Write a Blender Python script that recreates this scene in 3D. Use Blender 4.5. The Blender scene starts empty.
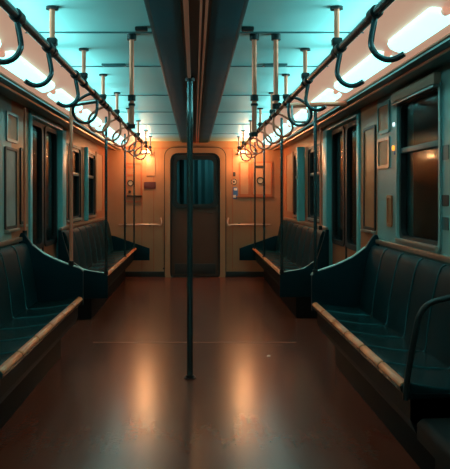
import bpy, bmesh, math, random
from mathutils import Vector, Matrix
random.seed(4)
S = bpy.context.scene
COL = S.collection

# ---------------------------------------------------------------- scale of the place (metres, camera looks along +y)
EYE = 1.25
CEIL = 2.07
WALL = 1.36          # inner face of the side walls
END = 10.67          # inner face of the end wall
NEAR = -1.2          # wall behind the camera
RAILX, RAILZ = 0.62, 1.875

# ---------------------------------------------------------------- materials
def mat(name, col, rough=0.5, metal=0.0, emit=None, estr=0.0, noise=None, bump=0.0, nscale=8.0, coat=0.0, spec=0.5, tint=None, nstretch=(1, 1, 1)):
    m = bpy.data.materials.new(name); m.use_nodes = True
    nt = m.node_tree; b = nt.nodes['Principled BSDF']
    b.inputs['Base Color'].default_value = (*col, 1)
    b.inputs['Roughness'].default_value = rough
    b.inputs['Metallic'].default_value = metal
    b.inputs['Specular IOR Level'].default_value = spec
    b.inputs['Coat Weight'].default_value = coat
    if tint: b.inputs['Specular Tint'].default_value = (*tint, 1)
    if emit:
        b.inputs['Emission Color'].default_value = (*emit, 1)
        b.inputs['Emission Strength'].default_value = estr
    if noise or bump:
        tc = nt.nodes.new('ShaderNodeTexCoord'); mp = nt.nodes.new('ShaderNodeMapping')
        mp.inputs['Scale'].default_value = nstretch
        n = nt.nodes.new('ShaderNodeTexNoise'); n.inputs['Scale'].default_value = nscale
        n.inputs['Detail'].default_value = 5; n.inputs['Roughness'].default_value = .6
        nt.links.new(tc.outputs['Object'], mp.inputs['Vector']); nt.links.new(mp.outputs[0], n.inputs['Vector'])
        if noise:
            cr = nt.nodes.new('ShaderNodeValToRGB')
            cr.color_ramp.elements[0].position = .3; cr.color_ramp.elements[1].position = .7
            cr.color_ramp.elements[0].color = (*[c * (1 - noise) for c in col], 1)
            cr.color_ramp.elements[1].color = (*[min(1, c * (1 + noise)) for c in col], 1)
            nt.links.new(n.outputs['Fac'], cr.inputs['Fac']); nt.links.new(cr.outputs[0], b.inputs['Base Color'])
            mr = nt.nodes.new('ShaderNodeMapRange')
            mr.inputs['To Min'].default_value = max(.02, rough * .8); mr.inputs['To Max'].default_value = min(1, rough * 1.25)
            nt.links.new(n.outputs['Fac'], mr.inputs['Value']); nt.links.new(mr.outputs[0], b.inputs['Roughness'])
        if bump:
            bp = nt.nodes.new('ShaderNodeBump'); bp.inputs['Strength'].default_value = bump; bp.inputs['Distance'].default_value = .01
            nt.links.new(n.outputs['Fac'], bp.inputs['Height']); nt.links.new(bp.outputs[0], b.inputs['Normal'])
    return m

M = {}
M['ceiling'] = mat('ceiling_paint', (.33, .64, .62), .38, noise=.10, nscale=1.2)
M['seam'] = mat('ceiling_seam', (.05, .15, .16), .4)
M['duct'] = mat('duct_paint', (.008, .07, .085), .5, spec=.2, noise=.15, nscale=2)
M['slot'] = mat('slot_metal', (.03, .028, .026), .4, .3)
M['copper'] = mat('warm_trim_metal', (.62, .40, .30), .28, .75)
M['cove'] = mat('cove_panel_glow', (.70, .36, .25), .5, noise=.06, nscale=3, emit=(1, .52, .36), estr=.42)  # panel is no lamp; its glow imitates warm light falling on it
M['cornice'] = mat('cornice_paint', (.03, .11, .115), .35)
M['lamp'] = mat('lamp_diffuser', (.8, .95, .95), .4, emit=(.30, 1.0, .94), estr=2.6)
M['teal_wall'] = mat('teal_wall_panel', (.20, .34, .33), .34, noise=.12, nscale=2.5)
M['brown_wall'] = mat('brown_wall_panel', (.48, .15, .065), .33, noise=.14, nscale=2.2)
M['end_wall'] = mat('ochre_end_wall', (.46, .22, .11), .42, noise=.10, nscale=2.0)
M['end_door'] = mat('end_door_paint', (.10, .044, .026), .4, noise=.12, nscale=3)
M['rubber'] = mat('black_rubber', (.008, .012, .014), .45)
M['steel'] = mat('brushed_steel', (.42, .44, .44), .28, .9)
M['rail'] = mat('dark_rail_metal', (.045, .095, .11), .2, .65, coat=.3)
M['pole'] = mat('dark_teal_pole', (.05, .12, .135), .22, .7, coat=.3)
M['pink_pole'] = mat('rose_steel', (.92, .28, .17), .32, .3)
M['clamp'] = mat('dark_clamp', (.02, .03, .032), .4, .5)
M['seat'] = mat('teal_vinyl', (.004, .026, .030), .22, spec=.5, tint=(.35, .95, 1), noise=.15, bump=.06, nscale=5)
M['back'] = mat('dark_vinyl_back', (.003, .019, .023), .5, spec=.06, tint=(.35, .9, .95), noise=.2, nscale=6)
M['panel'] = mat('bench_panel_navy', (.002, .015, .021), .45, spec=.2, tint=(.35, .9, 1), noise=.15, nscale=3)
M['fascia'] = mat('bench_fascia', (.002, .007, .009), .5, spec=.15, tint=(.35, .9, 1))
M['heater'] = mat('heater_cabinet', (.003, .004, .004), .6, spec=.2)
M['edge'] = mat('panel_edge_metal', (.50, .46, .40), .3, .8)
M['base'] = mat('kick_strip', (.010, .018, .018), .5)
M['ad'] = mat('ad_card', (.70, .20, .10), .45, noise=.25, nscale=5)
M['ad_teal'] = mat('ad_card_pale', (.32, .30, .27), .45, noise=.25, nscale=6)
M['sign'] = mat('maroon_sign', (.09, .02, .018), .45)
M['white'] = mat('white_plastic', (.75, .72, .66), .45)
M['blue'] = mat('blue_sticker', (.05, .14, .36), .4)
M['gauge'] = mat('gauge_face', (.55, .48, .38), .35)
M['dark'] = mat('dark_plastic', (.03, .025, .022), .45)
M['blind'] = mat('peach_blind', (.60, .40, .30), .5)
M['orange'] = mat('orange_indicator', (.9, .35, .05), .4, emit=(1, .33, .03), estr=1.6)
M['white_led'] = mat('white_indicator', (.9, .9, .9), .4, emit=(.75, .95, 1), estr=1.2)
M['warm_lamp'] = mat('warm_bulb_glass', (1, .8, .6), .4, emit=(1, .55, .26), estr=6.0)
M['joint'] = mat('floor_joint', (.20, .09, .06), .4)
M['edge_highlight'] = mat('orange_edge_highlight', (.70, .20, .075), .3, noise=.2, nscale=7)  # orange highlight of the seat fronts put into this colour
M['screen'] = mat('teal_screen', (.14, .45, .46), .3)
M['end_card'] = mat('end_wall_card', (.52, .27, .15), .42, noise=.12, nscale=5)
M['piping_highlight'] = mat('seat_piping_highlight', (.02, .10, .11), .25)  # piping lightened to imitate the highlights along the seams
M['tunnel'] = mat('tunnel_concrete', (.03, .045, .045), .8, noise=.4, nscale=2, bump=.3)
M['bellows'] = mat('teal_bellows', (.12, .24, .25), .5)
M['tunnel_lamp'] = mat('tunnel_lamp', (.6, 1, 1), .4, emit=(.35, 1, 1), estr=6)

def floor_mat():
    m = mat('worn_floor', (.105, .043, .033), .3)
    nt = m.node_tree; b = nt.nodes['Principled BSDF']
    tc = nt.nodes.new('ShaderNodeTexCoord')
    n1 = nt.nodes.new('ShaderNodeTexNoise'); n1.inputs['Scale'].default_value = 1.6; n1.inputs['Detail'].default_value = 8; n1.inputs['Roughness'].default_value = .65
    n2 = nt.nodes.new('ShaderNodeTexNoise'); n2.inputs['Scale'].default_value = 38; n2.inputs['Detail'].default_value = 4
    mp = nt.nodes.new('ShaderNodeMapping'); mp.inputs['Scale'].default_value = (3, .5, 1)
    nt.links.new(tc.outputs['Object'], mp.inputs['Vector'])
    nt.links.new(mp.outputs[0], n1.inputs['Vector']); nt.links.new(tc.outputs['Object'], n2.inputs['Vector'])
    cr = nt.nodes.new('ShaderNodeValToRGB')
    cr.color_ramp.elements[0].position = .32; cr.color_ramp.elements[0].color = (.120, .036, .023, 1)
    cr.color_ramp.elements[1].position = .68; cr.color_ramp.elements[1].color = (.175, .048, .029, 1)
    nt.links.new(n1.outputs['Fac'], cr.inputs['Fac'])
    # dark specks of dirt
    v = nt.nodes.new('ShaderNodeTexVoronoi'); v.inputs['Scale'].default_value = 5.5
    nt.links.new(tc.outputs['Object'], v.inputs['Vector'])
    lt = nt.nodes.new('ShaderNodeMath'); lt.operation = 'LESS_THAN'; lt.inputs[1].default_value = .045
    nt.links.new(v.outputs['Distance'], lt.inputs[0])
    mx = nt.nodes.new('ShaderNodeMix'); mx.data_type = 'RGBA'
    mx.inputs[7].default_value = (.03, .016, .014, 1)
    nt.links.new(lt.outputs[0], mx.inputs[0]); nt.links.new(cr.outputs[0], mx.inputs[6])
    nt.links.new(mx.outputs[2], b.inputs['Base Color'])
    mr = nt.nodes.new('ShaderNodeMapRange'); mr.inputs['To Min'].default_value = FLOOR_R[0]; mr.inputs['To Max'].default_value = FLOOR_R[1]
    nt.links.new(n1.outputs['Fac'], mr.inputs['Value']); nt.links.new(mr.outputs[0], b.inputs['Roughness'])
    bp = nt.nodes.new('ShaderNodeBump'); bp.inputs['Strength'].default_value = .10; bp.inputs['Distance'].default_value = .004
    nt.links.new(n2.outputs['Fac'], bp.inputs['Height']); nt.links.new(bp.outputs[0], b.inputs['Normal'])
    return m
FLOOR_R = (.20, .25)
M['floor'] = floor_mat()

def glass_mat(name, tint):
    m = bpy.data.materials.new(name); m.use_nodes = True
    b = m.node_tree.nodes['Principled BSDF']
    b.inputs['Base Color'].default_value = (*tint, 1); b.inputs['Roughness'].default_value = .07
    b.inputs['Transmission Weight'].default_value = 1.0; b.inputs['IOR'].default_value = 1.06
    b.inputs['Specular IOR Level'].default_value = .5
    return m
M['glass'] = glass_mat('window_glass', (.55, .75, .75))

# ---------------------------------------------------------------- mesh collector
class MB:
    def __init__(self): self.bm = bmesh.new(); self.mi = 0
    def _faces(self, fs):
        for f in fs: f.material_index = self.mi
    def box(self, x0, x1, y0, y1, z0, z1, bev=0.0, seg=2):
        g = bmesh.ops.create_cube(self.bm, size=1)
        for v in g['verts']:
            v.co = Vector(((x0 + x1) / 2 + v.co.x * (x1 - x0), (y0 + y1) / 2 + v.co.y * (y1 - y0), (z0 + z1) / 2 + v.co.z * (z1 - z0)))
        fs = set(f for v in g['verts'] for f in v.link_faces); self._faces(fs)
        if bev:
            es = list(set(e for v in g['verts'] for e in v.link_edges))
            r = bmesh.ops.bevel(self.bm, geom=es, offset=bev, segments=seg, profile=.6, affect='EDGES'); self._faces(r['faces'])
        return self
    def prism(self, pts, axis, a0, a1, bev=0.0, seg=2, capbev=False):
        # polygon pts (u,v) extruded along axis: 'y' -> (x,z); 'x' -> (y,z); 'z' -> (x,y)
        def P(u, v, a): return {'y': (u, a, v), 'x': (a, u, v), 'z': (u, v, a)}[axis]
        A = [self.bm.verts.new(P(u, v, a0)) for u, v in pts]; B = [self.bm.verts.new(P(u, v, a1)) for u, v in pts]
        n = len(pts); fs = [self.bm.faces.new(A), self.bm.faces.new(B[::-1])]
        caps = [e for f in fs for e in f.edges]
        for i in range(n): fs.append(self.bm.faces.new((A[i], B[i], B[(i + 1) % n], A[(i + 1) % n])))
        self._faces(fs)
        bmesh.ops.recalc_face_normals(self.bm, faces=fs)
        if bev:
            es = list(set(caps)) if capbev else list(set(e for f in fs for e in f.edges))
            r = bmesh.ops.bevel(self.bm, geom=es, offset=bev, segments=seg, profile=.6, affect='EDGES', clamp_overlap=True); self._faces(r['faces'])
        return self
    def tube(self, pts, r, n=12, smooth=0, closed=False):
        pts = [Vector(p) for p in pts]
        if smooth:
            out = []
            m = len(pts)
            rng = range(m) if closed else range(m - 1)
            for i in rng:
                g = (lambda k: pts[k % m]) if closed else (lambda k: pts[max(0, min(m - 1, k))])
                p0, p1, p2, p3 = g(i - 1), g(i), g(i + 1), g(i + 2)
                for s in range(smooth):
                    t = s / smooth
                    out.append(.5 * ((2 * p1) + (p2 - p0) * t + (2 * p0 - 5 * p1 + 4 * p2 - p3) * t * t + (3 * p1 - p0 - 3 * p2 + p3) * t ** 3))
            if not closed: out.append(pts[-1])
            pts = out
        m = len(pts); rings = []; nrm = None
        for i, p in enumerate(pts):
            if closed: t = pts[(i + 1) % m] - pts[i - 1]
            else: t = pts[min(m - 1, i + 1)] - pts[max(0, i - 1)]
            t.normalize()
            if nrm is None:
                nrm = t.orthogonal().normalized()
            nrm = (nrm - t * nrm.dot(t)).normalized(); b = t.cross(nrm)
            rr = r[i] if isinstance(r, (list, tuple)) else r
            rings.append([self.bm.verts.new(p + (nrm * math.cos(2 * math.pi * k / n) + b * math.sin(2 * math.pi * k / n)) * rr) for k in range(n)])
        fs = []
        for i in range(m if closed else m - 1):
            A, B = rings[i], rings[(i + 1) % m]
            for k in range(n): fs.append(self.bm.faces.new((A[k], A[(k + 1) % n], B[(k + 1) % n], B[k])))
        if not closed: fs.append(self.bm.faces.new(rings[0][::-1])); fs.append(self.bm.faces.new(rings[-1]))
        self._faces(fs)
        for f in fs: f.smooth = True
        return self
    def ring(self, outer, inner, axis, a0, a1):
        # frame between two outlines with the same number of points
        def P(u, v, a): return {'y': (u, a, v), 'x': (a, u, v), 'z': (u, v, a)}[axis]
        n = len(outer)
        V = [[self.bm.verts.new(P(u, v, a)) for u, v in o] for o, a in ((outer, a0), (outer, a1), (inner, a1), (inner, a0))]
        fs = []
        for k in range(4):
            A, B = V[k], V[(k + 1) % 4]
            for i in range(n): fs.append(self.bm.faces.new((A[i], A[(i + 1) % n], B[(i + 1) % n], B[i])))
        self._faces(fs); bmesh.ops.recalc_face_normals(self.bm, faces=fs)
        return self
    def build(self, name, mats, parent=None, smooth=False):
        me = bpy.data.meshes.new(name)
        bmesh.ops.recalc_face_normals(self.bm, faces=self.bm.faces[:])
        self.bm.to_mesh(me); self.bm.free()
        for m in (mats if isinstance(mats, (list, tuple)) else [mats]): me.materials.append(m)
        if smooth:
            for p in me.polygons: p.use_smooth = True
        me.set_sharp_from_angle(angle=math.radians(38))
        o = bpy.data.objects.new(name, me); COL.objects.link(o)
        if parent:
            o.parent = parent
            o.location = (0, 0, 0)
            # meshes are written in world coordinates: bring them into the parent's frame
            off = Vector((0, 0, 0)); p = parent
            while p: off += p.location; p = p.parent
            for v in me.vertices: v.co -= off
        return o

def rrect(u0, u1, v0, v1, r, seg=5):
    P = []
    for cu, cv, a in ((u1 - r, v1 - r, 0), (u0 + r, v1 - r, 90), (u0 + r, v0 + r, 180), (u1 - r, v0 + r, 270)):
        for k in range(seg + 1):
            t = math.radians(a + 90 * k / seg); P.append((cu + r * math.cos(t), cv + r * math.sin(t)))
    return P
def circle(cu, cv, r, n=20): return [(cu + r * math.cos(2 * math.pi * k / n), cv + r * math.sin(2 * math.pi * k / n)) for k in range(n)]

def tag(o, label, cat, group=None):
    o['label'] = label; o['category'] = cat
    if group: o['group'] = group
    return o
def empty(name, loc=(0, 0, 0)):
    o = bpy.data.objects.new(name, None); o.empty_display_size = .1; COL.objects.link(o); o.location = loc; return o
def thing(name, label, cat, loc=(0, 0, 0), group=None): return tag(empty(name, loc), label, cat, group)
def struct(o, label=None):
    o['kind'] = 'structure'
    if label: o['label'] = label
    return o
def copy_tree(o, parent=None):
    c = o.copy(); COL.objects.link(c)
    if parent: c.parent = parent
    for ch in list(o.children): copy_tree(ch, c)
    return c
SIDES = (('left', -1), ('right', 1))

# ================================================================ SETTING
o = MB().box(-1.5, 1.5, NEAR - .1, END + .1, -.06, 0).build('floor', M['floor']); struct(o, 'worn glossy red brown floor of the aisle')
o = MB().box(-1.5, 1.5, NEAR - .1, END + .1, CEIL, CEIL + .06).build('ceiling', M['ceiling']); struct(o, 'teal painted flat ceiling panels')
# seams across the ceiling, with the bright lips of the panels
mb = MB()
for y in (2.35, 3.52, 4.45, 5.74, 6.9, 8.1, 9.35): mb.box(-.86, .86, y - .007, y + .007, CEIL - .006, CEIL)
struct(mb.build('trim_1', M['seam']), 'thin dark seams across the ceiling')
# dark duct along the middle
mb = MB()
mb.box(-.190, -.060, NEAR, END, CEIL - .022, CEIL, .003); mb.box(.072, .205, NEAR, END, CEIL - .022, CEIL, .003)
struct(mb.build('trim_2', M['duct']), 'dark teal centre panels running along the ceiling')
mb = MB(); mb.box(-.060, .072, NEAR, END, CEIL - .010, CEIL)
struct(mb.build('trim_3', M['slot']), 'black slot between the centre ceiling panels')
mb = MB()
for x, r in ((-.036, .011), (.028, .005), (.052, .006)): mb.box(x - r, x + r, NEAR, END, CEIL - .028, CEIL - .010, .002)  # left strip is coloured to imitate the pole's pink edge highlight
struct(mb.build('trim_4', M['pink_pole']), 'copper coloured strips along the ceiling slot, the left one as pole highlight')
mb = MB()
for x in (-.200, .215): mb.box(x - .011, x + .011, NEAR, END, CEIL - .016, CEIL, .003)
struct(mb.build('trim_5', M['cornice']), 'dark edges of the centre ceiling panels')

n_trim = 6
for side, s in SIDES:
    # sloping cove between ceiling and wall
    pts = [(s * .84, CEIL), (s * 1.12, 1.95), (s * 1.14, 1.95), (s * 1.14, 1.965), (s * .90, CEIL + .02), (s * .84, CEIL + .02)]
    o = MB().prism(pts, 'y', NEAR, END).build('trim_%d' % n_trim, M['cove']); struct(o, 'peach sloping light cove with added glow above the %s seats' % side); n_trim += 1
    pts = [(s * 1.115, 1.952), (s * 1.115, 1.930), (s * WALL, 1.955), (s * WALL, 1.99), (s * 1.15, 1.99)]
    o = MB().prism(pts, 'y', NEAR, END).build('trim_%d' % n_trim, M['cornice']); struct(o, 'dark teal cornice under the %s light cove' % side); n_trim += 1
    mb = MB(); mb.tube([(s * 1.112, NEAR, 1.949), (s * 1.112, END, 1.949)], .008, 8); mb.tube([(s * 1.19, NEAR, 1.933), (s * 1.19, END, 1.933)], .010, 8)
    o = mb.build('trim_%d' % n_trim, M['copper']); struct(o, 'copper coloured lips along the %s cornice' % side); n_trim += 1

# ---- side walls, built around their openings
WIN = [(3.87, 4.66, .95, 1.875), (7.55, 8.30, .97, 1.78), (8.75, 9.50, .97, 1.78)]
DOOR = (5.80, 7.14, 0.0, 1.925)
def wall(side, s):
    mb = MB(); x0, x1 = sorted((s * WALL, s * (WALL + .10)))
    cuts = sorted({NEAR - .1, 5.20, 5.73, 7.33, END + .1} | {a for w in WIN + [DOOR] for a in w[:2]})
    for a, b in zip(cuts, cuts[1:]):
        mid = (a + b) / 2
        mb.mi = 0 if mid < 5.20 or 5.73 < mid < 7.33 else 1
        op = next((w for w in WIN + [DOOR] if w[0] < mid < w[1]), None)
        if op:
            if op[2] > 0: mb.box(x0, x1, a, b, 0, op[2])
            mb.box(x0, x1, a, b, op[3], CEIL)
        else: mb.box(x0, x1, a, b, 0, CEIL)
    return struct(mb.build('wall_' + side, [M['teal_wall'], M['brown_wall']]), '%s side wall of the carriage in teal and brown panels' % side)
for side, s in SIDES: wall(side, s)

# ---- windows
def window(n, s, w, label, blind=False):
    y0, y1, z0, z1 = w
    e = empty('window_%d' % n, (s * WALL, (y0 + y1) / 2, z0)); struct(e, label)
    xa, xb = sorted((s * (WALL - .014), s * (WALL + .05)))
    out, inn = rrect(y0 - .03, y1 + .03, z0 - .03, z1 + .03, .07), rrect(y0 - .002, y1 + .002, z0 - .002, z1 + .002, .06)
    MB().ring(out, inn, 'x', xa, xb).build('window_frame', M['teal_wall'] if blind else M['rubber'], e)
    o2, i2 = rrect(y0 - .004, y1 + .004, z0 - .004, z1 + .004, .06), rrect(y0 + .034, y1 - .034, z0 + .034, z1 - .034, .05)
    xa, xb = sorted((s * (WALL + .004), s * (WALL + .05)))
    MB().ring(o2, i2, 'x', xa, xb).build('gasket', M['rubber'], e)
    zc = z0 + (z1 - z0) * .64
    xa, xb = sorted((s * (WALL + .006), s * (WALL + .04)))
    MB().box(xa, xb, y0 + .030, y1 - .030, zc - .018, zc + .018, .005).build('sash_bar', M['cornice'], e)
    xa, xb = sorted((s * (WALL + .024), s * (WALL + .031)))
    MB().prism(rrect(y0 + .030, y1 - .030, zc, z1 - .030, .03), 'x', xa, xb).build('pane', M['glass'], e)
    xa, xb = sorted((s * (WALL + .034), s * (WALL + .041)))
    MB().prism(rrect(y0 + .030, y1 - .030, z0 + .030, zc, .03), 'x', xa, xb).build('pane', M['glass'], e)
    xa, xb = sorted((s * (WALL - .03), s * (WALL + .03)))
    MB().box(xa, xb, y0, y1, z0 - .012, z0 + .014, .005).build('window_sill', M['edge'], e)
    if blind:
        xa, xb = sorted((s * (WALL - .045), s * (WALL - .002)))
        MB().box(xa, xb, y0 - .02, y1 + .03, z1 - .012, z1 + .055, .008).build('blind_box', M['blind'], e)
        MB().box(xa, xb, y0 - .01, y1 + .02, z1 - .030, z1 - .013, .003).build('blind_lip', M['steel'], e)
    return e
window(1, 1, WIN[0], 'large dark sash window above the near right seats', True)
window(2, 1, WIN[1], 'window above the far right seats, next to the doors')
window(3, 1, WIN[2], 'window above the far right seats, next to the end wall')
window(4, -1, WIN[1], 'window above the far left seats, next to the doors')
window(5, -1, WIN[2], 'window above the far left seats, next to the end wall')
window(6, -1, WIN[0], 'window above the near left seats', True)

# ---- sliding double doors
def side_door(n, s, label):
    y0, y1, z0, z1 = DOOR
    e = empty('door_%d' % n, (s * WALL, (y0 + y1) / 2, 0)); struct(e, label)
    xa, xb = sorted((s * (WALL - .018), s * (WALL + .10)))
    mb = MB(); mb.box(xa, xb, y0 - .07, y0 + .012, 0, z1 + .024, .008); mb.box(xa, xb, y1 - .012, y1 + .19, 0, z1 + .024, .008); mb.box(xa, xb, y0 - .07, y1 + .19, z1 - .02, z1 + .022, .008)
    mb.build('door_frame', M['screen'], e)
    ym = (y0 + y1) / 2
    for a, b in ((y0 + .01, ym - .008), (ym + .008, y1 - .01)):
        xa, xb = sorted((s * (WALL + .045), s * (WALL + .08)))
        wy0, wy1, wz0, wz1 = a + .075, b - .065, .80, 1.865
        mb = MB()
        mb.box(xa, xb, a, wy0, .01, z1 - .02); mb.box(xa, xb, wy1, b, .01, z1 - .02); mb.box(xa, xb, wy0, wy1, .01, wz0); mb.box(xa, xb, wy0, wy1, wz1, z1 - .02)
        leaf = mb.build('door_leaf', M['brown_wall'], e)
        xa, xb = sorted((s * (WALL + .030), s * (WALL + .085)))
        MB().ring(rrect(wy0 - .035, wy1 + .035, wz0 - .035, wz1 + .035, .07), rrect(wy0 + .008, wy1 - .008, wz0 + .008, wz1 - .008, .06), 'x', xa, xb).build('gasket', M['rubber'], leaf)
        xa, xb = sorted((s * (WALL + .055), s * (WALL + .062)))
        MB().prism(rrect(wy0, wy1, wz0, wz1, .05), 'x', xa, xb).build('pane', M['glass'], leaf)
        q = (b - .02, b + .006) if b < ym else (a - .006, a + .02)
        xa, xb = sorted((s * (WALL + .036), s * (WALL + .084)))
        MB().box(xa, xb, q[0], q[1], .02, z1 - .03, .004).build('edge_seal', M['rubber'], leaf)
    return e
side_door(1, 1, 'double sliding doors in the right wall, beyond the near bench')
side_door(2, -1, 'double sliding doors in the left wall, beyond the near bench')

# ---- end wall with its door
DX0, DX1, DZ = -.40, .40, 1.93
mb = MB()
mb.box(-1.46, DX0, END, END + .08, 0, CEIL); mb.box(DX1, 1.46, END, END + .08, 0, CEIL); mb.box(DX0, DX1, END, END + .08, DZ, CEIL)
struct(mb.build('wall_back', M['end_wall']), 'warm ochre end wall of the carriage')
struct(MB().box(-1.46, 1.46, NEAR - .08, NEAR, 0, CEIL).build('wall_front', M['teal_wall']), 'end wall behind the viewer')
mb = MB(); mb.box(-1.36, DX0 - .05, END - .03, END, 0, .085, .004); mb.box(DX1 + .05, 1.36, END - .03, END, 0, .085, .004)
struct(mb.build('baseboard_back', M['base']), 'dark kick strip along the end wall')
mb = MB()
for x in (-.80, -.62, .58, .86): mb.box(x - .006, x + .006, END - .008, END, .09, CEIL - .12)
mb.box(-1.36, 1.36, END - .010, END, CEIL - .115, CEIL - .100)
struct(mb.build('trim_%d' % n_trim, M['brown_wall']), 'upright seams of the end wall panels'); n_trim += 1

e = empty('door_3', (0, END, 0)); struct(e, 'brown end door with a round cornered window')
fo, fi = rrect(DX0 - .05, DX1 + .07, -.10, DZ + .04, .14), rrect(DX0 + .03, DX1 - .01, -.06, DZ - .04, .12)
def clip0(P): return [(u, max(.0, v)) for u, v in P]
MB().ring(clip0(fo), clip0(fi), 'y', END - .045, END + .06).build('door_frame', M['end_wall'], e)
MB().ring(clip0(rrect(DX0 - .062, DX1 + .082, -.10, DZ + .052, .15)), clip0(rrect(DX0 - .048, DX1 + .068, -.09, DZ + .038, .14)), 'y', END - .030, END + .02).build('frame_edge', M['dark'], e)
MB().ring(clip0(rrect(DX0 + .025, DX1 - .005, -.06, DZ - .035, .12)), clip0(rrect(DX0 + .055, DX1 - .035, -.05, DZ - .065, .11)), 'y', END - .030, END + .055).build('gasket', M['rubber'], e)
wx0, wx1, wz0, wz1 = -.285, .305, 1.10, 1.80
mb = MB()
mb.box(DX0 + .04, wx0, END + .01, END + .05, .012, DZ - .05); mb.box(wx1, DX1 - .02, END + .01, END + .05, .012, DZ - .05)
mb.box(wx0, wx1, END + .01, END + .05, .012, wz0); mb.box(wx0, wx1, END + .01, END + .05, wz1, DZ - .05)
leaf = mb.build('door_leaf', M['end_door'], e)
MB().ring(rrect(wx0 - .055, wx1 + .055, wz0 - .05, wz1 + .05, .10), rrect(wx0 + .012, wx1 - .012, wz0 + .012, wz1 - .012, .07), 'y', END - .012, END + .055).build('gasket', M['rubber'], leaf)
MB().prism(rrect(wx0, wx1, wz0, wz1, .06), 'y', END + .028, END + .035).build('pane', M['glass'], leaf)
MB().box(-.30, .32, END - .004, END + .012, .05, .20, .003).build('kick_plate', M['dark'], leaf)
MB().tube([(.27, END + .01, .98), (.27, END - .04, .98), (.20, END - .045, .98)], .009, 8).build('door_handle', M['dark'], leaf)

# gangway folds and tunnel beyond the glass
mb = MB(); pts = []
for i in range(27):
    x = -.75 + i * .0577; pts.append((x, END + .95 + (.05 if i % 2 else -.05)))
poly = pts + [(pts[-1][0], END + 1.1), (pts[0][0], END + 1.1)]
mb.prism(poly, 'z', .0, 2.05)
struct(mb.build('wall_gangway', M['bellows']), 'folded teal gangway wall seen through the end door window')
for side, s in SIDES:
    xa, xb = sorted((s * 2.3, s * 2.5))
    struct(MB().box(xa, xb, NEAR, END + 1, -.3, 3.2).build('wall_tunnel_' + side, M['tunnel']), 'dark tunnel wall outside the %s windows' % side)

# ================================================================ LAMPS
def capsule_lamp(s, y0, y1, label):
    t = .62; cx, cz = s * (.84 + .28 * t), CEIL - .12 * t
    e = thing('fluorescent_lamp', label, 'lamp', (cx, (y0 + y1) / 2, cz - .01), 'fluorescent lamps in the light coves')
    r = .056; n = Vector((-s * .12, 0, -.28)).normalized(); u = Vector((s * .28, 0, -.12)).normalized()
    # diffuser: long capsule outline raised from the cove
    out = []
    seg = 8
    for cy, a0 in ((y1 - r, 0), (y0 + r, 180)):
        for k in range(seg + 1):
            a = math.radians(a0 + 180 * k / seg); out.append((r * math.cos(a), cy + r * math.sin(a)))
    mb = MB(); bm = mb.bm; C0 = Vector((cx, 0, cz))
    rings = []
    for h, sc in ((.0, 1.0), (.016, .97), (.026, .80), (.030, .45)):
        ring = []
        for (a, b) in out:
            bc = min(max(b, y0 + r), y1 - r)
            ring.append(bm.verts.new(C0 + u * (a * sc) + n * h + Vector((0, bc + (b - bc) * sc, 0))))
        rings.append(ring)
    N = len(out)
    for A, B in zip(rings, rings[1:]):
        for k in range(N): bm.faces.new((A[k], A[(k + 1) % N], B[(k + 1) % N], B[k]))
    bm.faces.new(rings[-1]); bm.faces.new(rings[0][::-1])
    mb.build('diffuser', M['lamp'], e, smooth=True)
    for yy in (y0 - .012, y1 + .012):
        mb = MB(); c = C0 + n * .006 + Vector((0, yy, 0))
        mb.tube([c - Vector((0, .012, 0)), c + Vector((0, .012, 0))], .020, 10)
        mb.build('lamp_socket', M['cove'], e)
LAMPS = [(-.9, .25), (.45, 1.45), (1.62, 2.68), (2.82, 3.52), (3.68, 4.86), (5.02, 6.05), (6.22, 7.30), (7.46, 8.55), (8.72, 9.90)]
ordinal = ['hindmost', 'second hindmost', 'third', 'nearest in view', 'second', 'third in view', 'fourth in view', 'fifth in view', 'farthest']
words = ['first', 'second', 'third', 'fourth', 'fifth', 'sixth', 'seventh', 'eighth', 'ninth']
for side, s in SIDES:
    for i, (a, b) in enumerate(LAMPS):
        k = len(LAMPS) - 1 - i
        lab = ('glowing cyan white tube lamp in the %s cove, next to the end wall' % side) if k == 0 else ('glowing cyan white tube lamp in the %s cove, %s from the end wall' % (side, words[k]))
        if b < 1.5: continue
        capsule_lamp(s, a, b, lab)
# small warm lamps where the coves meet the end wall
for side, s in SIDES:
    x = s * .74
    e = thing('bulkhead_lamp', 'small warm lamp high on the end wall at the end of the %s grab rail' % side, 'lamp', (x, END - .01, 1.90), 'warm end wall lamps')
    MB().prism(rrect(x - .07, x + .07, 1.87, 1.93, .025), 'y', END - .03, END).build('lamp_base', M['end_wall'], e)
    MB().prism(rrect(x - .055, x + .055, 1.878, 1.922, .02), 'y', END - .06, END - .03, .006).build('lamp_glass', M['warm_lamp'], e)

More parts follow.
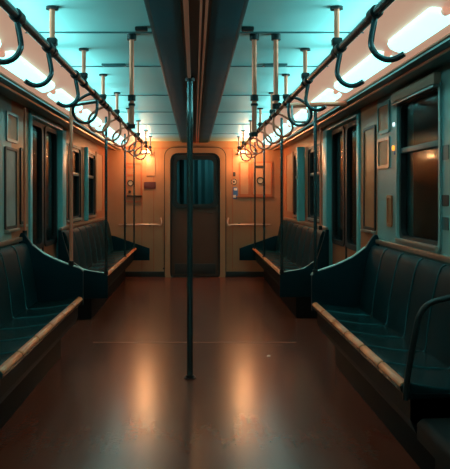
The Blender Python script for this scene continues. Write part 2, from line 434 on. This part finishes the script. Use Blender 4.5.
# ================================================================ BENCHES
def bench(name, s, y0, y1, n, label, seat_first=True, tall=True, arm=False, far_panel=False):
    """side bench: seats between y0 (near) and y1 (far)"""
    X = lambda v: s * v
    e = thing(name, label, 'bench', (X(1.1), (y0 + y1) / 2, 0), 'side benches along the walls')
    p = (y1 - y0) / n
    for i in range(n):
        a, b = y0 + i * p + .003, y0 + (i + 1) * p - .003
        seat = [(.865, .425), (.862, .445), (.872, .458), (.895, .463), (.95, .455), (1.05, .440), (1.15, .432), (1.235, .432), (1.245, .40), (.90, .395)]
        MB().prism([(X(u), v) for u, v in seat], 'y', a, b, .010, 3, capbev=True).build('seat', M['seat'], e, smooth=True)
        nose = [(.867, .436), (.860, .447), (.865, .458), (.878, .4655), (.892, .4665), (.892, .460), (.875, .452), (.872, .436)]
        MB().prism([(X(u), v) for u, v in nose], 'y', a + .006, b - .006, .004, 2, capbev=True).build('seat_highlight', M['edge_highlight'], e, smooth=True)  # added strip imitating the orange highlight on the front edge
        back = [(1.205, .425), (1.222, .56), (1.245, .70), (1.275, .83), (1.295, .872), (1.318, .884), (1.338, .870), (1.340, .80), (1.315, .60), (1.28, .425)]
        MB().prism([(X(u), v) for u, v in back], 'y', a, b, .012, 3, capbev=True).build('backrest', M['back'], e, smooth=True)
    for i in range(1, n):
        yy = y0 + i * p
        MB().tube([(X(u), yy, v) for u, v in [(.895, .463), (.95, .456), (1.05, .441), (1.15, .434), (1.205, .436), (1.221, .56), (1.244, .70), (1.274, .83), (1.294, .872), (1.318, .885)]], .0042, 8, 3).build('piping_highlight', M['piping_highlight'], e)
    # fascia below the seats and heater cabinet behind it
    fas = [(.905, .420), (.905, .30), (.925, .255), (.95, .255), (.95, .275), (.925, .285), (.90, .31), (.90, .395), (1.24, .395), (1.24, .42)]
    MB().prism([(X(u), v) for u, v in fas], 'y', y0 - .01, y1, 0).build('fascia', M['fascia'], e)
    xa, xb = sorted((X(1.03), X(1.355)))
    MB().box(xa, xb, y0, y1, .0, .395, .006).build('heater_cabinet', M['heater'], e)
    # rail along the backrest top
    xa, xb = sorted((X(1.325), X(1.358)))
    MB().box(xa, xb, y0, y1, .895, .925, .006).build('back_rail', M['copper'], e)
    # far end panel, sloping from the wall to the aisle
    if tall:
        prof = [(.862, .40), (.862, .655), (.885, .680), (1.02, .725), (1.16, .79), (1.255, .862), (1.30, .935), (1.325, .962), (1.345, .955), (1.357, .92), (1.357, .40)]
        MB().prism([(X(u), v) for u, v in prof], 'y', y1 + .002, y1 + .045, .008, 2, capbev=True).build('end_panel', M['panel'], e)
        tp = [(X(u), y1 + .0235, v + .004) for u, v in prof[1:6]]
        MB().tube(tp, .008, 8, 3).build('edge_trim', M['edge'], e)
    return e
B1 = bench('bench', 1, 2.93, 5.13, 6, 'long dark teal vinyl bench on the right, nearest to the viewer')
B2 = bench('bench', -1, 3.14, 5.40, 6, 'long dark teal vinyl bench on the left, nearest to the viewer')
B3 = bench('bench', 1, 7.10, 10.42, 8, 'far dark bench on the right, between the doors and the end wall', tall=False)
B4 = bench('bench', -1, 7.00, 10.42, 8, 'far dark bench on the left, between the doors and the end wall', tall=False)
for B, s, y in ((B3, 1, 7.10), (B4, -1, 7.00)):
    prof = [(.862, .22), (.862, .445), (.90, .470), (1.10, .505), (1.235, .60), (1.30, .80), (1.325, .90), (1.357, .90), (1.357, .22)]
    MB().prism([(s * u, v) for u, v in prof], 'y', y - .040, y - .012, .006, 2, capbev=True).build('end_panel', M['panel'], B)
    MB().tube([(s * u, y - .026, v + .003) for u, v in prof[1:5]], .006, 8, 3).build('edge_trim', M['edge'], B)
    prof = [(.67, .275), (.67, .455), (1.20, .64), (1.357, .66), (1.357, .275)]
    MB().prism([(s * u, v) for u, v in prof], 'y', 10.43, 10.46, .004, 2, capbev=True).build('end_skirt', M['panel'], B)
# looped armrest at the near end of the right bench
MB().tube([(.875, 2.905, .40), (.885, 2.905, .50), (.915, 2.90, .68), (.935, 2.90, .755), (.975, 2.90, .80), (1.06, 2.90, .825), (1.20, 2.90, .85), (1.345, 2.90, .86)], .0125, 12, 6).build('armrest', M['clamp'], B1)
MB().tube([(-.875, 3.115, .40), (-.885, 3.115, .50), (-.915, 3.11, .68), (-.935, 3.11, .755), (-.975, 3.11, .80), (-1.06, 3.11, .825), (-1.20, 3.11, .85), (-1.345, 3.11, .86)], .0125, 12, 6).build('armrest', M['clamp'], B2)
# added low box standing in for the dark corner, along the bench line
for side, s, y1 in (('right', 1, 2.86),):
    pts = [(s * .98, 0), (s * .98, .20), (s * .905, .255), (s * .905, .32), (s * .93, .34), (s * 1.34, .35), (s * 1.34, 0)]
    o = MB().prism(pts, 'y', 1.2, y1, .012).build('dark_corner_box', M['heater'])
    tag(o, 'added low dark box standing in for the dark near right corner, in front of the bench', 'box')

# ================================================================ GRAB RAILS, POLES
def grab_rail(s, side):
    e = thing('grab_rail', 'long dark overhead grab rail hung from the ceiling on the %s' % side, 'rail', (s * RAILX, 5.5, CEIL), 'overhead grab rails')
    MB().tube([(s * RAILX, .8, RAILZ), (s * RAILX, 9.9, RAILZ), (s * (RAILX + .03), 10.3, RAILZ - .005), (s * (RAILX + .06), END - .001, RAILZ - .01)], .017, 14).build('rail', M['rail'], e)
    for y in (1.6, 3.05, 3.92, 4.75, 5.6, 6.6, 7.7, 8.9, 9.8):
        h = MB(); h.tube([(s * RAILX, y, RAILZ), (s * RAILX, y, CEIL)], .012, 12); ho = h.build('hanger', M['pink_pole'], e)
        c = MB(); c.tube([(s * RAILX, y, CEIL - .012), (s * RAILX, y, CEIL - .0005)], .028, 14); c.build('ceiling_flange', M['clamp'], ho)
        c = MB(); c.box(s * RAILX - .021, s * RAILX + .021, y - .021, y + .021, RAILZ + .028, RAILZ + .058, .005)
        c.tube([(s * RAILX, y - .026, RAILZ), (s * RAILX, y + .026, RAILZ)], .023, 12)
        c.tube([(s * RAILX, y, RAILZ), (s * RAILX, y, RAILZ + .04)], .017, 12)
        c.build('clamp', M['clamp'], ho)
for side, s in SIDES: grab_rail(s, side)

def collar(mb, x, y, z, r=.024, h=.03): mb.tube([(x, y, z - h / 2), (x, y, z + h / 2)], r, 14)

# centre pole
px, py = -.031, 4.78
e = thing('grab_pole', 'dark floor to ceiling pole standing in the middle of the aisle', 'pole', (px, py, 0))
MB().tube([(px, py, .003), (px, py, CEIL - .012)], .0205, 20).build('pole', M['pole'], e)
mb = MB(); mb.tube([(px, py, 0), (px, py, .008)], .042, 20); mb.tube([(px, py, .008), (px, py, .02)], .028, 20); mb.build('base_flange', M['clamp'], e)
MB().tube([(px, py, CEIL - .045), (px, py, CEIL - .024)], .034, 20).build('ceiling_flange', M['clamp'], e)

# short drop poles from the ceiling
def drop_pole(x, y, zb, zc, label):
    e = thing('drop_pole', label, 'pole', (x, y, CEIL), 'short poles hanging from the ceiling')
    MB().tube([(x, y, zb), (x, y, CEIL)], .0125, 14).build('pole', M['pink_pole'], e)
    for zz, r, h in ((CEIL - .015, .024, .03), (zc, .020, .03), (zc - .035, .018, .012)):
        mb = MB(); collar(mb, x, y, zz, r, h); mb.build('collar', M['clamp'], e)
    MB().tube([(x, y, zb - .012), (x, y, zb + .01)], .018, 14).build('end_knob', M['clamp'], e)
drop_pole(-.32, 3.57, 1.60, 1.745, 'short rose steel pole hanging from the ceiling, left of the centre panel')
drop_pole(.305, 3.57, 1.56, 1.745, 'short rose steel pole hanging from the ceiling, nearer the centre panel on the right')
drop_pole(.415, 3.57, 1.70, 1.745, 'short rose steel pole hanging from the ceiling, nearer the right grab rail')

# upright poles beside the benches
def side_pole(x, y, z0, z1, label, m='pole', r=.0125):
    e = thing('stanchion', label, 'pole', (x, y, z0), 'upright poles along the benches')
    MB().tube([(x, y, z0), (x, y, z1)], r, 14).build('pole', M[m], e)
    mb = MB(); collar(mb, x, y, z0 + .02, r + .008, .04); mb.build('foot', M['clamp'], e)
    return e
def crossbar(pts, e, m='rail'):
    MB().tube(pts, .018, 14).build('crossbar', M[m], e)
    a = pts[-1]
    MB().tube([Vector(a) - Vector((.0, .024, 0)), Vector(a) + Vector((.0, .024, 0))], .024, 12).build('clamp', M['clamp'], e)
# left: pole on the panel top, bar going forward to the rail
e = side_pole(-.955, 5.425, .70, 1.955, 'pole on the near left bench end panel, with a slanted bar to the rail', 'pink_pole', .014)
crossbar([(-.955, 5.425, 1.945), (-.80, 5.05, 1.915), (-RAILX, 4.62, RAILZ)], e)
e = side_pole(.89, 5.155, .66, 1.925, 'pole on the end panel of the near right bench, under the crossbar', 'pole')
crossbar([(1.12, 5.155, 1.925), (RAILX, 5.155, 1.905)], e, 'pink_pole')
# far poles
for side, s, yb in (('left', -1, 6.97), ('right', 1, 7.07)):
    e = side_pole(s * .88, yb, .455, CEIL - .04, 'pole at the near end of the far %s bench' % side, 'pole', .0135)
    e = side_pole(s * .885, 8.90, .44, CEIL - .04, 'pole halfway along the far %s bench' % side, 'pole')
    e = side_pole(s * .885, 10.25, .44, CEIL - .04, 'pole at the end wall end of the far %s bench' % side, 'pole')
    MB().tube([(s * .885, 10.25, 1.84), (s * RAILX, 10.25, 1.87)], .0125, 10).build('crossbar', M['copper'], e)
# thin poles close to the wall and doors
side_pole(-1.315, 5.425, .935, 1.925, 'thin pole against the left wall, above the knob of the near bench panel', 'pink_pole', .010)
side_pole(1.27, 7.05, .90, 1.925, 'thin pole beside the far edge of the right doors', 'pink_pole', .010)
side_pole(-1.27, 7.22, .05, 1.925, 'thin pole beside the far edge of the left doors', 'pink_pole', .010)

# ================================================================ HANDLE LOOPS
def hook(s, y, label, f=1.0):  # rigid metal hook fixed to the rail, no strap
    x, z = s * RAILX, RAILZ
    e = thing('grab_handle', label, 'grab handle', (x, y, z), 'hooked grab handles on the overhead rails')
    P = [(0, 0, .0), (-.002, -.004, -.03), (-.012 , -.008, -.08), (-.014, -.012, -.115), (.004, -.02, -.148), (.035, -.03, -.165), (.062, -.045, -.163), (.085, -.06, -.15)]
    MB().tube([(x + s * a, y + b, z + c * f) for a, b, c in P], [.0105] * 43, 12, 6).build('hook', M['rail'], e)
    MB().tube([(x, y - .03, z), (x, y + .03, z)], .0235, 14).build('sleeve', M['clamp'], e)
def loop(s, y, label, w=.15, h=.19):  # rigid metal loop fixed to the rail, no strap
    x, z = s * RAILX, RAILZ
    e = thing('grab_handle', label, 'grab handle', (x, y, z), 'looped grab handles on the overhead rails')
    P = [(0, w, 0), (-.004, w, -.06), (.004, w, -.115), (.03, w - .005, -.155), (.07, w - .02, -h + .02), (.115, w - .05, -.155), (.135, w - .08, -.11), (.115, w - .115, -.06), (.055, .01, -.02), (0, 0, 0)]
    MB().tube([(x + s * a, y + b, z + c) for a, b, c in P], .0095, 12, 6).build('loop', M['rail'] if y < 4.6 else M['pink_pole'], e)
    MB().tube([(x, y - .02, z), (x, y + w + .02, z)], .0215, 14).build('sleeve', M['clamp'], e)
RH = [2.41, 2.98, 3.82]; LH = [2.45, 2.97, 3.65]
pos = ['nearest to the viewer', 'second from the viewer', 'third from the viewer']
for y, p in zip(RH, pos): hook(1, y, 'dark hooked handle on the right rail, %s' % p)
for y, p in zip(LH, pos): hook(-1, y, 'dark hooked handle on the left rail, %s' % p)
RL = [4.45, 5.32, 6.0, 6.8, 7.6, 8.4, 9.2]; LL = [4.28, 4.92, 5.7, 6.4, 7.2, 8.0, 8.8]
for side, s, L in (('left', -1, LL), ('right', 1, RL)):
    for i, y in enumerate(L): loop(s, y, 'grab loop on the %s rail beyond the hooks, %s of its row' % (side, words[i] if i < len(L) - 1 else 'last'))
# box shaped loop under the right crossbar
e = thing('grab_handle', 'square steel loop hanging from the right crossbar', 'grab handle', (.78, 5.155, 1.90))
MB().tube([(.715, 5.14, 1.908), (.717, 5.13, 1.83), (.725, 5.13, 1.80), (.745, 5.13, 1.787), (.81, 5.13, 1.787), (.83, 5.13, 1.80), (.837, 5.13, 1.83), (.838, 5.14, 1.912)], .009, 10, 5).build('loop', M['steel'], e)

# ================================================================ THINGS ON THE CEILING
for side, s in SIDES:
    e = thing('ceiling_vent', 'narrow slotted vent in the ceiling beside the %s grab rail' % side, 'vent', (s * .50, 4.42, CEIL), 'ceiling vents')
    xa, xb = sorted((s * .43, s * .58))
    MB().box(xa, xb, 4.36, 4.43, CEIL - .010, CEIL, .003).build('vent_frame', M['cornice'], e)
    mb = MB()
    for k in range(3): mb.box(xa + .01, xb - .01, 4.372 + k * .018, 4.380 + k * .018, CEIL - .013, CEIL - .009)
    mb.build('slats', M['seam'], e)
    xa = s * .26
    o = MB().box(xa - .03, xa + .03, 3.40, 3.44, CEIL - .018, CEIL, .005).build('ceiling_clip', M['clamp'])
    tag(o, 'small dark clip on the ceiling seam, %s of the centre panel' % side, 'clip', 'ceiling clips')

# ================================================================ THINGS ON THE WALLS
def framed_panel(s, y0, y1, z0, z1, label, m, fm='dark', r=.02, name='wall_panel', gr=None, d=.012, lip=False):
    e = thing(name, label, 'panel', (s * WALL, (y0 + y1) / 2, z0), gr)
    xa, xb = sorted((s * (WALL - d), s * WALL))
    MB().ring(rrect(y0, y1, z0, z1, r), rrect(y0 + .022, y1 - .022, z0 + .022, z1 - .022, r * .7), 'x', xa, xb).build('panel_frame', M[fm], e)
    xa, xb = sorted((s * (WALL - .004), s * WALL))
    MB().prism(rrect(y0 + .02, y1 - .02, z0 + .02, z1 - .02, r * .7), 'x', xa, xb).build('panel_face', M[m], e)
    if lip:
        xa, xb = sorted((s * (WALL - .035), s * WALL))
        MB().box(xa, xb, y0, y1, z0 - .02, z0, .004).build('panel_lip', M['edge'], e)
    return e
# right wall, between window and doors
framed_panel(1, 5.24, 5.60, .98, 1.78, 'tall brown framed panel on the right wall beside the doors', 'brown_wall', 'rubber', lip=True)
framed_panel(1, 4.86, 5.17, 1.69, 1.91, 'upper peach advert card between the right window and doors', 'ad', 'teal_wall', gr='advert cards')
framed_panel(1, 4.86, 5.17, 1.44, 1.66, 'lower peach advert card between the right window and doors', 'ad', 'steel', gr='advert cards')
framed_panel(1, 4.80, 4.92, 1.03, 1.25, 'small brown plaque low on the right wall beside the window', 'brown_wall', 'brown_wall')
def disc(name, s, y, z, r, m, label, cat):
    a, b = sorted((s * (WALL - .012), s * WALL))
    o = MB().prism(circle(y, z, r), 'x', a, b, .003).build(name, M[m]); tag(o, label, cat); return o
disc('indicator_light', 1, 4.76, 1.73, .014, 'white_led', 'tiny white light on the pier left of the right window', 'light')
disc('indicator_light', 1, 4.77, 1.57, .018, 'orange', 'tiny orange light on the pier left of the right window', 'light')
disc('indicator_light', 1, 4.73, 1.535, .013, 'blue', 'tiny blue light below the orange one beside the right window', 'light')
for z0, z1, m, lab in ((1.44, 1.52, 'cornice', 'small dark sticker on the right wall near the window, topmost'), (1.19, 1.25, 'dark', 'small dark sticker on the right wall near the window, middle'), (1.06, 1.13, 'cornice', 'small dark sticker on the right wall near the window, lowest')):
    o = MB().prism(rrect(3.74, 3.84, z0, z1, .01), 'x', WALL - .004, WALL).build('sticker', M[m]); tag(o, lab, 'sticker', 'stickers by the right window')
# left wall
framed_panel(-1, 5.44, 5.58, 1.02, 1.62, 'tall brown framed panel on the left wall, left of the doors', 'brown_wall', 'rubber', lip=True)
framed_panel(-1, 5.00, 5.33, 1.00, 1.60, 'pale framed panel at the left edge, behind the near bench', 'ad_teal', 'dark', lip=True)
framed_panel(-1, 5.04, 5.36, 1.64, 1.86, 'peach advert card high on the left wall near the thin pole', 'ad', 'steel', gr='advert cards')
framed_panel(-1, 7.36, 7.51, .98, 1.80, 'brown framed panel just beyond the left doors', 'brown_wall', 'dark', lip=True)
framed_panel(1, 7.36, 7.51, 1.30, 1.80, 'brown framed panel just beyond the right doors', 'brown_wall', 'steel')
framed_panel(-1, 9.62, 10.30, 1.0, 1.85, 'peach panel on the left wall next to the end wall', 'end_card', 'brown_wall')
framed_panel(1, 9.62, 10.30, 1.0, 1.85, 'peach panel on the right wall next to the end wall', 'end_card', 'brown_wall')
for side, s in SIDES:      # upright steel draught screens at the far side of the doors
    xa, xb = sorted((s * (1.255 if s > 0 else 1.30), s * 1.355))
    o = MB().box(xa, xb, 8.56, 8.62, .93, 1.84, .02, 3).build('draught_screen', M['screen'])
    tag(o, 'narrow teal upright screen between the two far %s windows' % side, 'screen', 'draught screens')

# ---- end wall fittings
Y = END
def end_box(name, x0, x1, z0, z1, m, label, cat, d=.012, r=.01, fr=None):
    o = MB().prism(rrect(x0, x1, z0, z1, r), 'y', Y - d, Y, .002).build(name, M[m]); tag(o, label, cat); return o
e = thing('wall_cabinet', 'narrow cabinet door with a dial in the left of the end wall', 'cabinet', (-.92, Y, 1.15))
MB().ring(rrect(-1.05, -.80, 1.14, 1.74, .015), rrect(-1.03, -.82, 1.16, 1.72, .012), 'y', Y - .018, Y).build('cabinet_frame', M['brown_wall'], e)
MB().prism(rrect(-1.03, -.82, 1.16, 1.72, .012), 'y', Y - .008, Y).build('cabinet_door', M['end_wall'], e)
mb = MB(); mb.ring(circle(-.975, 1.43, .048), circle(-.975, 1.43, .034), 'y', Y - .022, Y - .006); mb.build('dial', M['dark'], e)
MB().prism(circle(-.975, 1.43, .034), 'y', Y - .014, Y - .006).build('dial_face', M['gauge'], e)
mb = MB(); mb.box(-1.02, -.93, Y - .014, Y - .006, 1.54, 1.565); mb.box(-1.02, -.90, Y - .014, Y - .006, 1.66, 1.69); mb.build('name_plate', M['brown_wall'], e)
MB().prism(circle(-.985, 1.30, .022), 'y', Y - .03, Y - .006, .003).build('knob', M['dark'], e)
MB().box(-1.03, -.80, Y - .035, Y - .006, 1.225, 1.245, .004).build('latch_bar', M['dark'], e)
o = end_box('blank_card', -.735, -.60, 1.54, 1.82, 'end_card', 'blank peach card high on the end wall, left of the door', 'card')
o = end_box('sign_plate', -.77, -.59, 1.345, 1.45, 'sign', 'small maroon sign on the end wall, left of the door', 'sign')
o = end_box('round_sticker', .555, .645, 1.40, 1.50, 'dark', 'round black sticker on the end wall, right of the door', 'sticker', .004, .045)
o = MB().ring(circle(.60, 1.45, .036), circle(.60, 1.45, .016), 'y', Y - .006, Y - .003).build('sticker_ring', M['gauge'], o)
o = end_box('small_sticker', .575, .625, 1.535, 1.60, 'dark', 'small black sticker above the round one, right of the end door', 'sticker', .004)
o = end_box('blue_sticker', .57, .66, 1.19, 1.37, 'blue', 'tall blue and white sticker on the end wall, right of the door', 'sticker', .004, .03)
mb = MB(); mb.box(.59, .63, Y - .006, Y - .003, 1.21, 1.25); mb.box(.60, .65, Y - .006, Y - .003, 1.32, 1.355); mb.build('white_print', M['white'], o)
e = thing('wall_cabinet', 'two framed cabinet doors with a dial in the right of the end wall', 'cabinet', (.90, Y, 1.22))
for x0, x1 in ((.68, .84), (.87, 1.18)):
    MB().ring(rrect(x0, x1, 1.24, 1.76, .012), rrect(x0 + .022, x1 - .022, 1.262, 1.738, .01), 'y', Y - .016, Y).build('cabinet_frame', M['brown_wall'], e)
    MB().prism(rrect(x0 + .02, x1 - .02, 1.26, 1.74, .01), 'y', Y - .008, Y).build('cabinet_door', M['end_card'], e)
MB().ring(circle(1.0, 1.47, .055), circle(1.0, 1.47, .04), 'y', Y - .024, Y - .006).build('dial', M['dark'], e)
MB().prism(circle(1.0, 1.47, .04), 'y', Y - .014, Y - .006).build('dial_face', M['gauge'], e)
MB().box(.93, 1.06, Y - .016, Y - .006, 1.66, 1.70).build('name_plate', M['dark'], e)
MB().box(.64, 1.20, Y - .022, Y - .002, 1.215, 1.235, .004).build('cabinet_sill', M['brown_wall'], e)
for side, s in SIDES:      # grab handles beside the end door
    x0, x1 = s * 1.15, s * .52
    e = thing('wall_handrail', 'short steel handrail on the end wall, %s of the door' % side, 'handrail', (s * .83, Y, .80), 'end wall handrails')
    MB().tube([(x0, Y - .06, .80), (s * .60, Y - .06, .80), (s * .53, Y - .055, .785), (s * .50, Y - .05, .83), (s * .515, Y - .005, .90)], .013, 12, 5).build('rail', M['copper'], e)
    for x in (s * .68, s * 1.05):
        mb = MB(); mb.tube([(x, Y - .06, .80), (x, Y - .001, .80)], .011, 10); mb.tube([(x, Y - .010, .80), (x, Y - .001, .80)], .025, 12); mb.build('bracket', M['dark'], e)
    o = MB().prism(circle(s * .47, .13, .014), 'y', Y - .012, Y, .002).build('wall_bolt', M['dark']); tag(o, 'small dark bolt low on the end wall, %s of the door' % side, 'bolt', 'end wall bolts')

# floor joint strip and scrap of litter
struct(MB().box(-.86, .86, 5.93, 5.945, 0, .0015).build('trim_%d' % n_trim, M['joint']), 'thin metal joint across the floor')
o = MB().prism([(.56, 5.42), (.585, 5.425), (.59, 5.445), (.57, 5.45)], 'z', 0, .004).build('paper_scrap', M['white']); tag(o, 'tiny pale scrap of paper lying on the aisle floor', 'litter')

# ================================================================ LIGHT
def area(name, loc, size, power, col, rot=(0, 0, 0), size_y=None, spread=180):
    l = bpy.data.lights.new(name, 'AREA'); l.energy = power; l.color = col; l.size = size
    if size_y: l.shape = 'RECTANGLE'; l.size_y = size_y
    l.spread = math.radians(spread)
    o = bpy.data.objects.new(name, l); COL.objects.link(o); o.location = loc; o.rotation_euler = rot; return o
UP = 3.0
WARM = (1, .50, .22)
# unseen warm fill lights added in the ceiling slot along the aisle
for y, p in ((1.9, .9), (3.9, 3.2), (6.2, 3.6), (8.6, 2.5)):
    area('aisle_warm_fill', (.006, y, CEIL - .03), .06, p, WARM, size_y=.5, spread=150)
for s in (-1, 1):
    l = bpy.data.lights.new('bulkhead_lamp_light', 'POINT'); l.energy = 16; l.color = (1, .47, .20); l.shadow_soft_size = .06
    o = bpy.data.objects.new('bulkhead_lamp_light', l); COL.objects.link(o); o.location = (s * .74, END - .22, 1.86)
# teal light in the gangway beyond the end door
area('gangway_light', (.30, END + .55, 2.0), .2, 2.4, (.42, .95, 1.0))
# upward share of the cove lamps' light on the ceiling
for s in (-1, 1):
    for y, ln in ((2.2, 3.2), (5.2, 2.6), (8.3, 3.4)):
        o = area('cove_lamp_light', (s * .86, y, 1.935), .05, UP * ln, (.42, .96, .98), size_y=ln, spread=90)
        o.rotation_euler = (0, math.atan2(s * .80, -.52) , 0)
W = bpy.data.worlds.new('world'); S.world = W; W.use_nodes = True
W.node_tree.nodes['Background'].inputs['Color'].default_value = (.10, .45, .5, 1)
W.node_tree.nodes['Background'].inputs['Strength'].default_value = .02

# ================================================================ CAMERA
cam = bpy.data.cameras.new('camera'); co = bpy.data.objects.new('camera', cam); COL.objects.link(co)
co.location = (0, 0, EYE); co.rotation_euler = (math.radians(90), 0, 0)
cam.sensor_width = 36; cam.lens = 700 / 469 * 36
cam.shift_x = (225 - 194.5) / 469; cam.shift_y = -(234.5 - 195) / 469
cam.clip_start = .02
S.camera = co
S.view_settings.view_transform = 'Standard'; S.view_settings.look = 'None'; S.view_settings.gamma = 1; S.view_settings.exposure = 0
S.cycles.use_denoising = True
S.cycles.max_bounces = 8
